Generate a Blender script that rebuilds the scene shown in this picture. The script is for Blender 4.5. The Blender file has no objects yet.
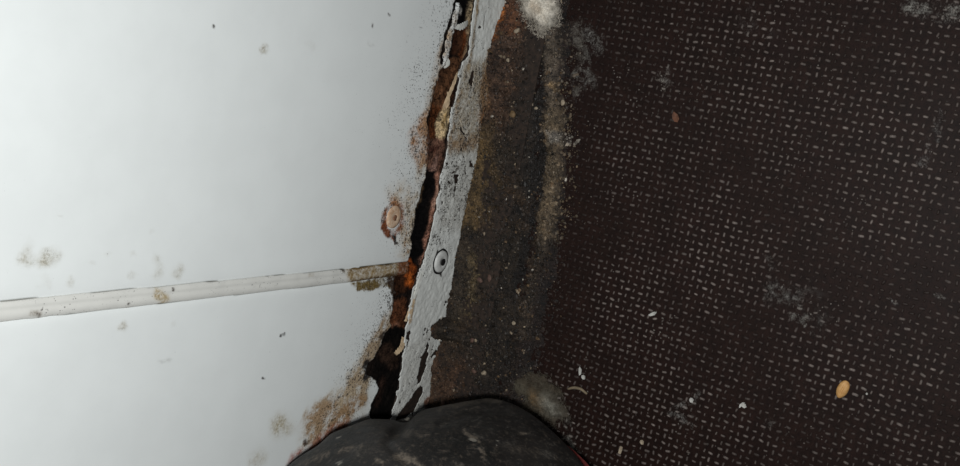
import bpy, bmesh, math, random
import numpy as np
from mathutils import Matrix, Vector

# ------------------------------------------------------------------ camera, light, exposure
scene = bpy.context.scene
col = scene.collection
CAM = np.array([76.2111, -206.76283, 348.16355])            # millimetres
YAW, PITCH, ROLL, FPX = -0.30536752, -1.03250639, -0.18651694, 953.52124
_f = np.array([math.sin(YAW)*math.cos(PITCH), math.cos(YAW)*math.cos(PITCH), math.sin(PITCH)])
_u = np.array([1.0, 0, 0]); _u = _u - _f*(_u@_f); _u /= np.linalg.norm(_u)
_r = np.cross(_f, _u)
_u = math.cos(ROLL)*_u + math.sin(ROLL)*_r
_r = np.cross(_f, _u)
cd = bpy.data.cameras.new('camera')
cd.sensor_width = 36.0; cd.lens = FPX/960*36.0
cd.clip_start = 0.005; cd.clip_end = 50
cam = bpy.data.objects.new('camera', cd); col.objects.link(cam)
cam.matrix_world = Matrix(((_r[0], _u[0], -_f[0], CAM[0]/1000), (_r[1], _u[1], -_f[1], CAM[1]/1000),
                           (_r[2], _u[2], -_f[2], CAM[2]/1000), (0, 0, 0, 1)))
scene.camera = cam

world = bpy.data.worlds.new('world'); scene.world = world; world.use_nodes = True
bg = world.node_tree.nodes['Background']
bg.inputs[0].default_value = (0.80, 0.90, 1.0, 1); bg.inputs[1].default_value = 0.06

ld = bpy.data.lights.new('hand_lamp', 'AREA'); ld.shape = 'DISK'; ld.size = 0.014
ld.energy = 1.28; ld.color = (0.975, 0.995, 1.0)
lamp = bpy.data.objects.new('hand_lamp', ld); col.objects.link(lamp)
LP = Vector((0.070, -0.224, 0.376)); LT = Vector((0.02, -0.06, 0.08))
lamp.location = LP; lamp.rotation_euler = (LT-LP).to_track_quat('-Z', 'Y').to_euler()

vs_ = scene.view_settings
vs_.view_transform = 'Standard'; vs_.look = 'None'; vs_.exposure = 0.0; vs_.gamma = 1.0
vs_.use_curve_mapping = False

# ------------------------------------------------------------------ helpers
def ray(px, py): return _f + _r*(px-480)/FPX - _u*(py-233)/FPX
def on_wall(px, py, h=0.0):                # (u, v) = (along the corner, up the wall), mm
    d = ray(px, py); t = (-h-CAM[1])/d[1]; q = CAM+t*d; return (q[0], q[2])
def on_floor(px, py, h=0.0):               # (u, v) = (along the corner, away from the wall), mm
    d = ray(px, py); t = (h-CAM[2])/d[2]; q = CAM+t*d; return (q[0], -q[1])
def WL(pts, h=0.0): return [on_wall(a, b, h) for a, b in pts]
def FL(pts, h=0.0): return [on_floor(a, b, h) for a, b in pts]
def lin(c):
    c = np.asarray(c, float)/255
    return np.where(c <= 0.04045, c/12.92, ((c+0.055)/1.055)**2.4)
def lin4(c): return tuple(lin(c))+(1.0,)

def _hash(ix, iy, s):
    n = (ix.astype(np.int64)*374761393 + iy.astype(np.int64)*668265263 + s*1442695041) & 0xffffffff
    n = ((n ^ (n >> 13))*1274126177) & 0xffffffff
    n = (n ^ (n >> 16)) & 0xffffff
    return n/float(0xffffff)
def vnoise(x, y, s=0):
    ix = np.floor(x); iy = np.floor(y); fx = x-ix; fy = y-iy
    fx = fx*fx*(3-2*fx); fy = fy*fy*(3-2*fy)
    a = _hash(ix, iy, s); b = _hash(ix+1, iy, s); c = _hash(ix, iy+1, s); d = _hash(ix+1, iy+1, s)
    return (a*(1-fx)+b*fx)*(1-fy)+(c*(1-fx)+d*fx)*fy
def fbm(x, y, size, s=0, octs=4):          # about -1 .. 1, size of the largest lumps in mm
    t = 0; amp = 1; tot = 0; f = 1.0/size
    for o in range(octs):
        t = t+amp*(vnoise(x*f+17.3*o, y*f-9.1*o, s+o)*2-1); tot += amp; amp *= 0.55; f *= 2.03
    return t/tot*1.6
def sstep(a, b, x):
    t = np.clip((x-a)/(b-a), 0, 1); return t*t*(3-2*t)

def seg_dist(u, v, a, b):
    du, dv = b[0]-a[0], b[1]-a[1]; L = du*du+dv*dv+1e-12
    t = np.clip(((u-a[0])*du+(v-a[1])*dv)/L, 0, 1)
    return np.hypot(u-a[0]-t*du, v-a[1]-t*dv)
def line_dist(u, v, pts):
    d = np.full(u.shape, 1e9)
    for a, b in zip(pts[:-1], pts[1:]): d = np.minimum(d, seg_dist(u, v, a, b))
    return d
def poly_sd(u, v, pts):                    # negative inside
    d = line_dist(u, v, list(pts)+[pts[0]])
    ins = np.zeros(u.shape, bool)
    n = len(pts)
    for i in range(n):
        (x1, y1), (x2, y2) = pts[i], pts[(i+1) % n]
        c = ((y1 > v) != (y2 > v)) & (u < (x2-x1)*(v-y1)/((y2-y1) if abs(y2-y1) > 1e-9 else 1e-9)+x1)
        ins ^= c
    return np.where(ins, -d, d)

def compose(u, v, base, items, warp=0.9, wsize=3.0, seed=5):
    """items: (kind, points mm, colour, amount, soft mm[, width mm]); returns colour (n,3) linear and alpha (n)"""
    uu = u+warp*fbm(u, v, wsize, seed); vv = v+warp*fbm(u, v, wsize, seed+40)
    C = np.tile(lin(base) if base is not None else np.zeros(3), (len(u), 1)); A = np.zeros(len(u)) if base is None else np.ones(len(u))
    for it in items:
        kind, pts, c, amt, soft = it[:5]; w = it[5] if len(it) > 5 else 0
        P = np.array(pts); m = 2*soft+w+3
        sel = np.where((u > P[:, 0].min()-m) & (u < P[:, 0].max()+m) & (v > P[:, 1].min()-m) & (v < P[:, 1].max()+m))[0]
        if not len(sel): continue
        if kind == 'poly': sd = poly_sd(uu[sel], vv[sel], pts)
        else: sd = (line_dist(uu[sel], vv[sel], pts) if len(pts) > 1 else np.hypot(uu[sel]-pts[0][0], vv[sel]-pts[0][1]))-w/2
        a = amt*(1-sstep(-soft*0.6, soft, sd))
        ao = a+A[sel]*(1-a)
        C[sel] = (lin(c)[None, :]*a[:, None]+C[sel]*(A[sel]*(1-a))[:, None])/np.maximum(ao, 1e-6)[:, None]
        A[sel] = ao
    return C, A

def link(name, me, mat, parent=None):
    o = bpy.data.objects.new(name, me); col.objects.link(o)
    if mat: me.materials.append(mat)
    if parent: o.parent = parent
    return o
def tag(o, label=None, cat=None, group=None, kind=None):
    if label: o['label'] = label
    if cat: o['category'] = cat
    if group: o['group'] = group
    if kind: o['kind'] = kind
    return o
def empty(name, loc_mm):
    o = bpy.data.objects.new(name, None); col.objects.link(o); o.location = Vector(loc_mm)/1000
    o.empty_display_size = 0.01
    return o
def mesh_from(name, V_mm, F, smooth=True, origin=(0, 0, 0)):
    me = bpy.data.meshes.new(name)
    V = (np.asarray(V_mm, float)-np.asarray(origin))/1000
    me.from_pydata(V.tolist(), [], [tuple(int(k) for k in f) for f in F] if not isinstance(F, np.ndarray) else F.tolist())
    if smooth: me.polygons.foreach_set('use_smooth', np.ones(len(me.polygons), bool))
    me.update()
    return me
def set_attr(me, name, arr):
    arr = np.asarray(arr, np.float32)
    if arr.ndim == 2:
        a = me.attributes.new(name, 'FLOAT_COLOR', 'POINT')
        if arr.shape[1] == 3: arr = np.concatenate([arr, np.ones((len(arr), 1), np.float32)], 1)
        a.data.foreach_set('color', arr.ravel())
    else:
        a = me.attributes.new(name, 'FLOAT', 'POINT'); a.data.foreach_set('value', arr)

def place_wall(u, v, h): return np.stack([u, -h, v], 1)
def place_floor(u, v, h): return np.stack([u, -v, h], 1)

def sheet(name, us, vs, place, mat, keep=None, height=None, thick=1.0, attrs=None, parent=None, flip=False, relax=3):
    """a plate built on a grid: ragged outline from keep(), relief from height(), sides closed back by thick"""
    us = np.asarray(us, float); vs = np.asarray(vs, float); nu, nv = len(us), len(vs)
    U, V = np.meshgrid(us, vs, indexing='ij')
    cu = (U[:-1, :-1]+U[1:, 1:])/2; cv = (V[:-1, :-1]+V[1:, 1:])/2
    K = np.ones(cu.shape, bool) if keep is None else keep(cu.ravel(), cv.ravel()).reshape(cu.shape)
    idx = np.arange(nu*nv).reshape(nu, nv)
    a, b, c, d = idx[:-1, :-1], idx[1:, :-1], idx[1:, 1:], idx[:-1, 1:]
    quads = np.stack([a[K], b[K], c[K], d[K]], 1)
    Kp = np.pad(K, 1)
    E = []
    m = K & ~Kp[1:-1, :-2]; E.append(np.stack([a[m], b[m]], 1))
    m = K & ~Kp[2:, 1:-1]; E.append(np.stack([b[m], c[m]], 1))
    m = K & ~Kp[1:-1, 2:]; E.append(np.stack([c[m], d[m]], 1))
    m = K & ~Kp[:-2, 1:-1]; E.append(np.stack([d[m], a[m]], 1))
    E = np.concatenate(E)
    uv = np.stack([U.ravel(), V.ravel()], 1)
    rim = ((uv[:, 0] == us[0]) | (uv[:, 0] == us[-1]) | (uv[:, 1] == vs[0]) | (uv[:, 1] == vs[-1]))
    for _ in range(relax):
        s = np.zeros_like(uv); n = np.zeros(len(uv))
        np.add.at(s, E[:, 0], uv[E[:, 1]]); np.add.at(n, E[:, 0], 1)
        np.add.at(s, E[:, 1], uv[E[:, 0]]); np.add.at(n, E[:, 1], 1)
        k = (n > 0) & ~rim
        uv[k] = 0.45*uv[k]+0.55*s[k]/n[k][:, None]
    used = np.unique(quads); rem = np.full(nu*nv, -1); rem[used] = np.arange(len(used))
    u, v = uv[used, 0], uv[used, 1]
    h = np.zeros(len(u)) if height is None else height(u, v)
    quads = rem[quads]; E = rem[E]
    bv = np.unique(E); remb = np.full(len(used), -1); remb[bv] = len(used)+np.arange(len(bv))
    P = np.concatenate([place(u, v, h), place(u[bv], v[bv], h[bv]-thick)])
    skirt = np.stack([E[:, 1], E[:, 0], remb[E[:, 0]], remb[E[:, 1]]], 1)
    F = np.concatenate([quads, skirt])
    if flip: F = F[:, ::-1]
    me = mesh_from(name, P, F)
    sm = np.ones(len(F), bool); sm[len(quads):] = False
    me.polygons.foreach_set('use_smooth', sm)
    uf = np.concatenate([u, u[bv]]); vf = np.concatenate([v, v[bv]])
    if attrs:
        for k, arr in attrs(uf, vf).items(): set_attr(me, k, arr)
    return link(name, me, mat, parent)

def lines(*segs):
    out = []
    for a, b, st in segs: out.append(np.arange(a, b-1e-6, st))
    out.append([segs[-1][1]]); return np.concatenate(out)

# ------------------------------------------------------------------ materials
def new_mat(name):
    m = bpy.data.materials.new(name); m.use_nodes = True
    nt = m.node_tree; return m, nt, nt.nodes['Principled BSDF']
class N:
    def __init__(s, nt): s.nt = nt
    def node(s, t, **kw):
        n = s.nt.nodes.new(t)
        for k, v in kw.items(): setattr(n, k, v)
        return n
    def L(s, a, b): s.nt.links.new(a, b)
    def math(s, op, a, b=None, clamp=False):
        n = s.node('ShaderNodeMath', operation=op, use_clamp=clamp)
        for i, x in enumerate((a, b)):
            if x is None: continue
            if isinstance(x, (int, float)): n.inputs[i].default_value = x
            else: s.L(x, n.inputs[i])
        return n.outputs[0]
    def noise(s, scale, detail=3, rough=0.6):
        n = s.node('ShaderNodeTexNoise'); n.inputs['Scale'].default_value = scale
        n.inputs['Detail'].default_value = detail; n.inputs['Roughness'].default_value = rough
        s.L(s.coord(), n.inputs['Vector']); return n.outputs['Fac']
    def vor(s, scale):
        n = s.node('ShaderNodeTexVoronoi'); n.inputs['Scale'].default_value = scale
        s.L(s.coord(), n.inputs['Vector']); return n.outputs['Distance'], n.outputs['Color']
    def coord(s):
        if not hasattr(s, '_c'): s._c = s.node('ShaderNodeTexCoord').outputs['Object']
        return s._c
    def attr(s, name): return s.node('ShaderNodeAttribute', attribute_name=name)
    def mix(s, fac, a, b, blend='MIX'):
        n = s.node('ShaderNodeMix', data_type='RGBA', blend_type=blend)
        for i, x in ((0, fac), (6, a), (7, b)):
            if isinstance(x, (int, float)): n.inputs[i].default_value = x
            elif isinstance(x, tuple): n.inputs[i].default_value = x
            else: s.L(x, n.inputs[i])
        return n.outputs[2]
    def ramp(s, x, a, b, lo=0.0, hi=1.0):
        n = s.node('ShaderNodeMapRange', interpolation_type='SMOOTHSTEP'); s.L(x, n.inputs[0])
        for i, k in enumerate((a, b, lo, hi)): n.inputs[i+1].default_value = k
        return n.outputs[0]
    def bump(s, x, strength, dist, bsdf):
        n = s.node('ShaderNodeBump'); n.inputs['Strength'].default_value = strength
        n.inputs['Distance'].default_value = dist; s.L(x, n.inputs['Height']); s.L(n.outputs[0], bsdf.inputs['Normal'])

def mat_paint(name, base, rough, mottling=0.04, bump=0.00004):
    """painted sheet: base paint, stains from the 'stain' attribute broken up by grain, dark specks from 'speck'"""
    m, nt, b = new_mat(name); n = N(nt)
    st = n.attr('stain'); sp = n.attr('speck')
    g = n.noise(1100, 4, 0.75); g2 = n.noise(300, 4, 0.65)
    grain = n.math('ADD', n.math('MULTIPLY', n.math('SUBTRACT', g, 0.5), 2.0), n.math('MULTIPLY', n.math('SUBTRACT', g2, 0.5), 1.6))
    a = n.math('ADD', st.outputs['Alpha'], n.math('MULTIPLY', grain, n.ramp(st.outputs['Alpha'], 0.12, 0.75, 0.05, 0.9)))
    fac = n.ramp(a, 0.0, 1.0)
    m0 = n.noise(60, 3); basec = n.mix(n.ramp(m0, 0.3, 0.7, 0, mottling*6), lin4(base), lin4([c*0.93 for c in base]))
    dark = n.mix(n.ramp(g, 0.35, 0.7), st.outputs['Color'], n.mix(0.45, st.outputs['Color'], (0.02, 0.012, 0.008, 1)))
    c = n.mix(fac, basec, dark)
    f1 = None
    for vs, gain in ((480, 0.40), (1050, 0.62), (2100, 0.75)):
        d1, c1 = n.vor(vs); sep = n.node('ShaderNodeSeparateColor'); n.L(c1, sep.inputs[0])
        r = n.math('MULTIPLY', sp.outputs['Fac'], n.ramp(sep.outputs[0], 0.45, 1.0, 0, gain))
        ff = n.ramp(n.math('SUBTRACT', r, n.math('ADD', d1, n.math('MULTIPLY', n.math('SUBTRACT', g, 0.5), 0.9))), 0.0, 0.2)
        f1 = ff if f1 is None else n.math('MAXIMUM', f1, ff)
    f1 = n.math('MULTIPLY', f1, 0.8)
    c = n.mix(f1, c, lin4((42, 34, 28)))
    n.L(c, b.inputs['Base Color'])
    n.L(n.ramp(fac, 0, 1, rough, 0.85), b.inputs['Roughness'])
    b.inputs['Specular IOR Level'].default_value = 0.35
    hh = n.math('ADD', n.math('MULTIPLY', g, n.math('ADD', n.math('MULTIPLY', fac, 5.0), 0.3)), n.math('MULTIPLY', f1, -3.0))
    n.bump(hh, 0.6, bump, b)
    return m
def mat_attr(name, rough=0.85, gscale=700, contrast=0.9, bump=0.0002, grit=None, gritcol=(150, 140, 125), spec=0.3, gvor=480):
    """dirt, rust and the like: colour from 'stain', broken up by grain; pale grit where 'speck' allows"""
    m, nt, b = new_mat(name); n = N(nt)
    st = n.attr('stain'); g = n.noise(gscale*2.2, 3, 0.7); g1 = n.noise(gscale*0.7, 4, 0.7); g2 = n.noise(gscale*0.2, 4, 0.65)
    k = n.math('ADD', n.math('MULTIPLY', n.ramp(g, 0.28, 0.75), contrast), n.math('MULTIPLY', n.ramp(g1, 0.3, 0.72), contrast*0.9))
    k = n.math('ADD', k, n.math('MULTIPLY', n.ramp(g2, 0.3, 0.7), contrast*0.5))
    k = n.math('MAXIMUM', n.math('ADD', k, 1.0-contrast*1.2), 0.12)
    comb = n.node('ShaderNodeCombineColor')
    for i in range(3): n.L(k, comb.inputs[i])
    c = n.mix(1.0, st.outputs['Color'], comb.outputs[0], 'MULTIPLY')
    if grit:
        sp = n.attr('speck'); d, vc = n.vor(gvor); sep = n.node('ShaderNodeSeparateColor'); n.L(vc, sep.inputs[0])
        r = n.math('MULTIPLY', sp.outputs['Fac'], n.ramp(sep.outputs[0], 0.55, 1.0, 0, grit))
        f = n.ramp(n.math('SUBTRACT', r, d), 0.0, 0.1)
        c = n.mix(f, c, lin4(gritcol))
    n.L(c, b.inputs['Base Color'])
    b.inputs['Roughness'].default_value = rough; b.inputs['Specular IOR Level'].default_value = spec
    n.bump(n.math('ADD', n.math('MULTIPLY', g, 0.5), n.math('ADD', g1, g2)), 0.9, bump, b)
    return m
def mat_plain(name, c, rough=0.7, var=0.25, scale=500, bump=0.0001, spec=0.3, c2=None, metallic=0.0):
    m, nt, b = new_mat(name); n = N(nt); g = n.noise(scale, 4, 0.7)
    n.L(n.mix(n.ramp(g, 0.3, 0.7), lin4(c), lin4(c2 if c2 else [x*(1-var) for x in c])), b.inputs['Base Color'])
    b.inputs['Roughness'].default_value = rough; b.inputs['Specular IOR Level'].default_value = spec
    b.inputs['Metallic'].default_value = metallic
    n.bump(g, 0.5, bump, b)
    return m

M_panel = mat_paint('white_panel_paint', (218, 221, 219), 0.45)
M_bead = mat_paint('seam_strip_plastic', (204, 203, 197), 0.5)
M_trim = mat_paint('trim_paint', (212, 213, 208), 0.5, 0.10, 0.00014)
M_rust = mat_attr('rusty_recess', 0.95, 650, 1.25, 0.0008, spec=0.08)
M_dirt = mat_attr('caked_dirt', 0.7, 800, 1.25, 0.0008, grit=0.42, gritcol=(118, 106, 90), spec=0.3, gvor=900)
def mat_film(name, rough, spec, base):
    """dark phenolic film; pale dust and scuffs ('stain') lie in the grain; 'own' is the worn colour of the relief"""
    m, nt, b = new_mat(name); n = N(nt)
    st = n.attr('stain'); sp = n.attr('speck'); g = n.noise(1700, 3, 0.7); g1 = n.noise(520, 4, 0.7); g2 = n.noise(110, 4, 0.6)
    if base is None: bc = n.attr('own').outputs['Color']
    else: bc = n.mix(n.ramp(g2, 0.35, 0.7, 0, 0.6), lin4(base), lin4([c*1.35 for c in base]))
    k = n.math('ADD', n.math('MULTIPLY', n.ramp(g, 0.3, 0.7), 0.5), n.math('ADD', n.math('MULTIPLY', n.ramp(g1, 0.3, 0.7), 0.5), 0.5))
    comb = n.node('ShaderNodeCombineColor')
    for i in range(3): n.L(k, comb.inputs[i])
    c = n.mix(1.0, bc, comb.outputs[0], 'MULTIPLY')
    grain = n.math('ADD', n.math('MULTIPLY', n.math('SUBTRACT', g, 0.5), 2.2), n.math('MULTIPLY', n.math('SUBTRACT', g1, 0.5), 2.2))
    a = n.math('ADD', st.outputs['Alpha'], n.math('MULTIPLY', grain, n.ramp(st.outputs['Alpha'], 0.0, 0.4, 0.0, 0.8)))
    c = n.mix(n.ramp(a, 0.15, 1.2), c, st.outputs['Color'])
    d, vc = n.vor(900); sep = n.node('ShaderNodeSeparateColor'); n.L(vc, sep.inputs[0])
    f = n.ramp(n.math('SUBTRACT', n.math('MULTIPLY', sp.outputs['Fac'], n.ramp(sep.outputs[0], 0.7, 1.0, 0, 0.42)), n.math('ADD', d, n.math('MULTIPLY', n.math('SUBTRACT', g, 0.5), 0.8))), 0.0, 0.2)
    c = n.mix(f, c, lin4((104, 98, 92)))
    n.L(c, b.inputs['Base Color']); b.inputs['Roughness'].default_value = rough; b.inputs['Specular IOR Level'].default_value = spec
    n.bump(n.math('ADD', g, g1), 0.6, 0.00005, b)
    return m
M_floor = mat_film('phenolic_film', 0.55, 0.08, (25, 15, 12))
M_weave = mat_film('worn_emboss', 0.55, 0.12, None)
M_mould = mat_attr('mould', 0.95, 900, 0.5, 0.0005, spec=0.1)
M_metal = mat_plain('dark_rusty_metal', (52, 40, 32), 0.75, 0.6, 600, 0.0002)

# ------------------------------------------------------------------ wall: rusted backing, panels, seam strip
EDGE_UP = WL([(466, -70), (462, -30), (459, 0), (460, 8), (457, 20), (455, 28), (452, 42), (449, 58), (446, 66), (440, 70), (436, 85), (432, 100), (428, 118), (429, 140), (428, 160), (426, 175),
              (422, 190), (417, 205), (415, 220), (412, 235), (411, 250), (410, 262), (409, 275)])
EDGE_LO = WL([(398, 266), (395, 290), (395, 300), (392, 315), (390, 325), (384, 336), (379, 347), (376, 358), (367, 363), (366, 374), (376, 380), (378, 388), (373, 402), (370, 425), (366, 440), (358, 470), (350, 500), (340, 560)])
def edge_fn(pts):
    P = sorted(pts); us = np.array([q[0] for q in P]); vv = np.array([q[1] for q in P])
    return lambda u: np.interp(u, us, vv)
e_up, e_lo = edge_fn(EDGE_UP), edge_fn(EDGE_LO)
SLIT = WL([(458, 0), (455, 9), (451, 22), (447, 34), (444, 50), (442, 62)])

def L_(pts, c, amt, soft, w, f=WL): return ('line', f(pts), c, amt, soft, w)
def P_(pts, c, amt, soft, f=WL): return ('poly', f(pts), c, amt, soft)

TAN = (168, 138, 104)
wall_stains = [
    L_([(455, 20), (446, 45), (437, 70), (430, 100), (426, 130), (424, 160)], (182, 152, 118), 0.62, 5.0, 3),
    L_([(424, 165), (414, 210), (409, 250)], (190, 174, 150), 0.45, 6.0, 6),
    P_([(410, 128), (420, 118), (430, 112), (432, 160), (420, 166), (411, 152)], (186, 138, 98), 0.55, 4),
    L_([(432, 108), (430, 120), (431, 140), (428, 158)], (110, 60, 28), 0.9, 1.2, 2.6),
    L_([(430, 132), (428, 136)], (88, 48, 20), 0.95, 1, 3),
    P_([(386, 190), (404, 178), (412, 200), (411, 250), (398, 252), (402, 215)], (202, 182, 156), 0.42, 5),
    L_([(449, 58), (440, 72), (436, 86), (432, 101), (429, 118), (430, 140), (428, 160)], (84, 54, 34), 0.8, 1.0, 1.6),
    L_([(426, 175), (417, 206), (412, 236)], (70, 52, 40), 0.6, 0.8, 1.2), L_([(396, 296), (392, 318), (386, 334), (379, 348)], (74, 50, 34), 0.75, 1.6, 2.4),
    # rust ring and run below the fastener
    L_([(394, 204), (399, 208), (402, 218), (400, 228), (395, 234), (388, 232), (384, 224), (386, 212), (390, 206), (394, 204)], (146, 86, 48), 0.85, 1.8, 2.0),
    L_([(384, 226), (388, 233), (393, 239)], (126, 66, 32), 0.95, 1.2, 2.6),
    L_([(392, 237), (397, 243)], (34, 26, 22), 1.0, 0.5, 1.4),
    L_([(390, 202), (397, 203)], (186, 128, 78), 0.6, 2.5, 2),
    L_([(412, 221), (411, 232), (413, 241)], (30, 22, 18), 0.9, 0.3, 0.6),
    L_([(407, 232), (404, 246), (409, 251)], (150, 105, 60), 0.6, 0.5, 0.6),
    L_([(406, 204), (408, 211)], (45, 38, 32), 0.8, 0.3, 0.5),
    # olive brown stain either side of the seam strip end
    P_([(350, 282), (372, 280), (398, 272), (400, 292), (394, 291), (386, 286), (376, 288), (364, 291), (356, 288)], (112, 92, 46), 0.9, 1.2),
    P_([(384, 279), (400, 270), (402, 300), (394, 300), (391, 288)], (52, 32, 18), 0.95, 1.2),
    L_([(398, 286), (395, 305), (392, 322)], (60, 38, 24), 0.7, 1.6, 2.2),
    # brown stains on the lower panel by the corner
    P_([(393, 312), (384, 320), (376, 332), (368, 346), (362, 362), (356, 372), (352, 384), (362, 392), (370, 378), (378, 358), (386, 346), (392, 330)], (156, 126, 92), 0.7, 4),
    P_([(356, 366), (348, 378), (336, 392), (324, 402), (340, 412), (352, 402), (366, 396), (368, 380)], (186, 160, 126), 0.55, 4),
    P_([(300, 446), (298, 430), (312, 404), (330, 392), (350, 374), (364, 352), (384, 322), (394, 306), (396, 330), (378, 352), (366, 400), (372, 420), (340, 436), (318, 456)], (200, 186, 162), 0.32, 5),
    P_([(303, 424), (310, 410), (322, 401), (336, 399), (334, 416), (330, 432), (314, 440), (305, 434)], TAN, 0.72, 3.5),
    P_([(334, 414), (350, 401), (364, 394), (367, 401), (352, 415), (340, 428), (331, 430)], (164, 130, 92), 0.78, 2.5),
    P_([(308, 452), (318, 437), (336, 427), (350, 422), (344, 432), (328, 444), (316, 455)], (165, 92, 70), 0.68, 3),
    P_([(286, 464), (292, 453), (303, 449), (300, 461), (290, 470)], (172, 108, 94), 0.5, 3),
    P_([(270, 422), (280, 415), (292, 420), (290, 434), (275, 438)], (186, 176, 152), 0.48, 4),
    P_([(250, 458), (260, 450), (266, 458), (260, 470), (250, 470)], (182, 172, 148), 0.4, 4),
    L_([(366, 366), (372, 371), (380, 377)], (24, 18, 15), 1.0, 0.7, 4.5),
    L_([(366, 376), (368, 372)], (24, 18, 15), 1.0, 0.7, 3),
    L_([(380, 338), (384, 334)], (28, 20, 16), 0.9, 0.7, 2.5), L_([(305, 440), (307, 442)], (60, 40, 30), 0.9, 0.6, 2),
    L_([(281, 335), (285, 332.5)], (26, 22, 20), 1.0, 0.3, 1.1), L_([(262, 377), (263, 377)], (40, 34, 30), 1, 0.3, 0.9),
    L_([(214, 28), (215, 28)], (70, 66, 62), 0.6, 0.3, 0.5), L_([(390, 15), (391, 16)], (90, 86, 82), 0.55, 0.4, 0.9),
    L_([(371, 25), (371, 27)], (90, 86, 80), 0.8, 0.4, 0.8), L_([(412, 131), (412, 139)], (60, 48, 38), 0.8, 0.3, 0.6),
]
for (x, y, r, a) in [(27, 258, 5.5, .5), (49, 258, 6.5, .5), (157, 260, 4, .5), (160, 273, 5, .5), (177, 272, 5, .42), (45, 283, 4, .3), (71, 283, 3.5, .45), (32, 243, 3, .2), (131, 276, 3, .3), (134, 255, 2.5, .25),
                     (107, 256, 2, .3), (94, 263, 2, .3), (265, 48, 4.2, .55), (308, 44, 3.5, .22), (312, 48, 3.0, .25), (120, 327, 4, .45), (173, 324, 2.5, .3), (172, 316, 2, .3), (154, 233, 2, .25), (61, 215, 1.5, .3)]:
    wall_stains.append(('line', [on_wall(x, y)], (168, 160, 138), a*0.75, r*0.35, r*0.75))
for pts in [[(340, 381), (352, 377)], [(160, 362), (170, 360)], [(368, 45), (372, 44)]]:
    wall_stains.append(L_(pts, (170, 170, 164), 0.35, 1.0, 1.0))

def wall_attrs(edge):
    def f(u, v):
        C, A = compose(u, v, None, wall_stains, 1.1, 3.2, 5)
        A = np.clip(A*(1.05+0.6*fbm(u, v, 3.5, 34)), 0, 1)
        d = v-edge(u)
        sp = 0.95*np.exp(-np.maximum(d, 0)/13.0)+0.42*np.exp(-np.maximum(d, 0)/45.0)
        sp = sp*(0.75+0.5*fbm(u, v, 14, 77))+0.85*np.clip(A, 0, 1)*(0.8+0.6*fbm(u, v, 5, 78))
        return {'stain': np.concatenate([C, A[:, None]], 1), 'speck': np.clip(sp, 0, 1)}
    return f
SEAM = lambda v: np.interp(v, [30, 75, 210, 400], [-1.2, -1.4, 0.45, 2.2])   # middle line of the seam strip
def panel_height(side):
    def f(u, v):
        d = (u-SEAM(v)-2.9) if side > 0 else (SEAM(v)-2.9-u)
        h = -0.45*np.exp(-np.maximum(d, 0)/1.6) if side > 0 else -0.35*np.exp(-np.maximum(d, 0)/0.8)
        e = v-(e_up(u) if side > 0 else e_lo(u))
        return h+0.18*np.exp(-np.maximum(e, 0)/5)*fbm(u, v, 4, 31)
    return f
V_LINES = lines((24, 76, 0.42), (76, 215, 0.95), (215, 520, 12))
def keep_up(u, v):
    rag = 1.0*fbm(u, v, 3.0, 11)+0.5*fbm(u, v, 1.2, 17)
    k = (v > e_up(u)+rag) & (u > SEAM(v)+2.62)
    s = line_dist(u+0.5*fbm(u, v, 2.5, 12), v, SLIT)
    return k & ~(s < 1.5+0.9*fbm(u, v, 2.2, 13))
def keep_lo(u, v):
    rag = 1.5*fbm(u, v, 3.6, 14)+0.7*fbm(u, v, 1.3, 16)
    return (v > e_lo(u)+rag) & (u < SEAM(v)-2.6)

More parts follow.
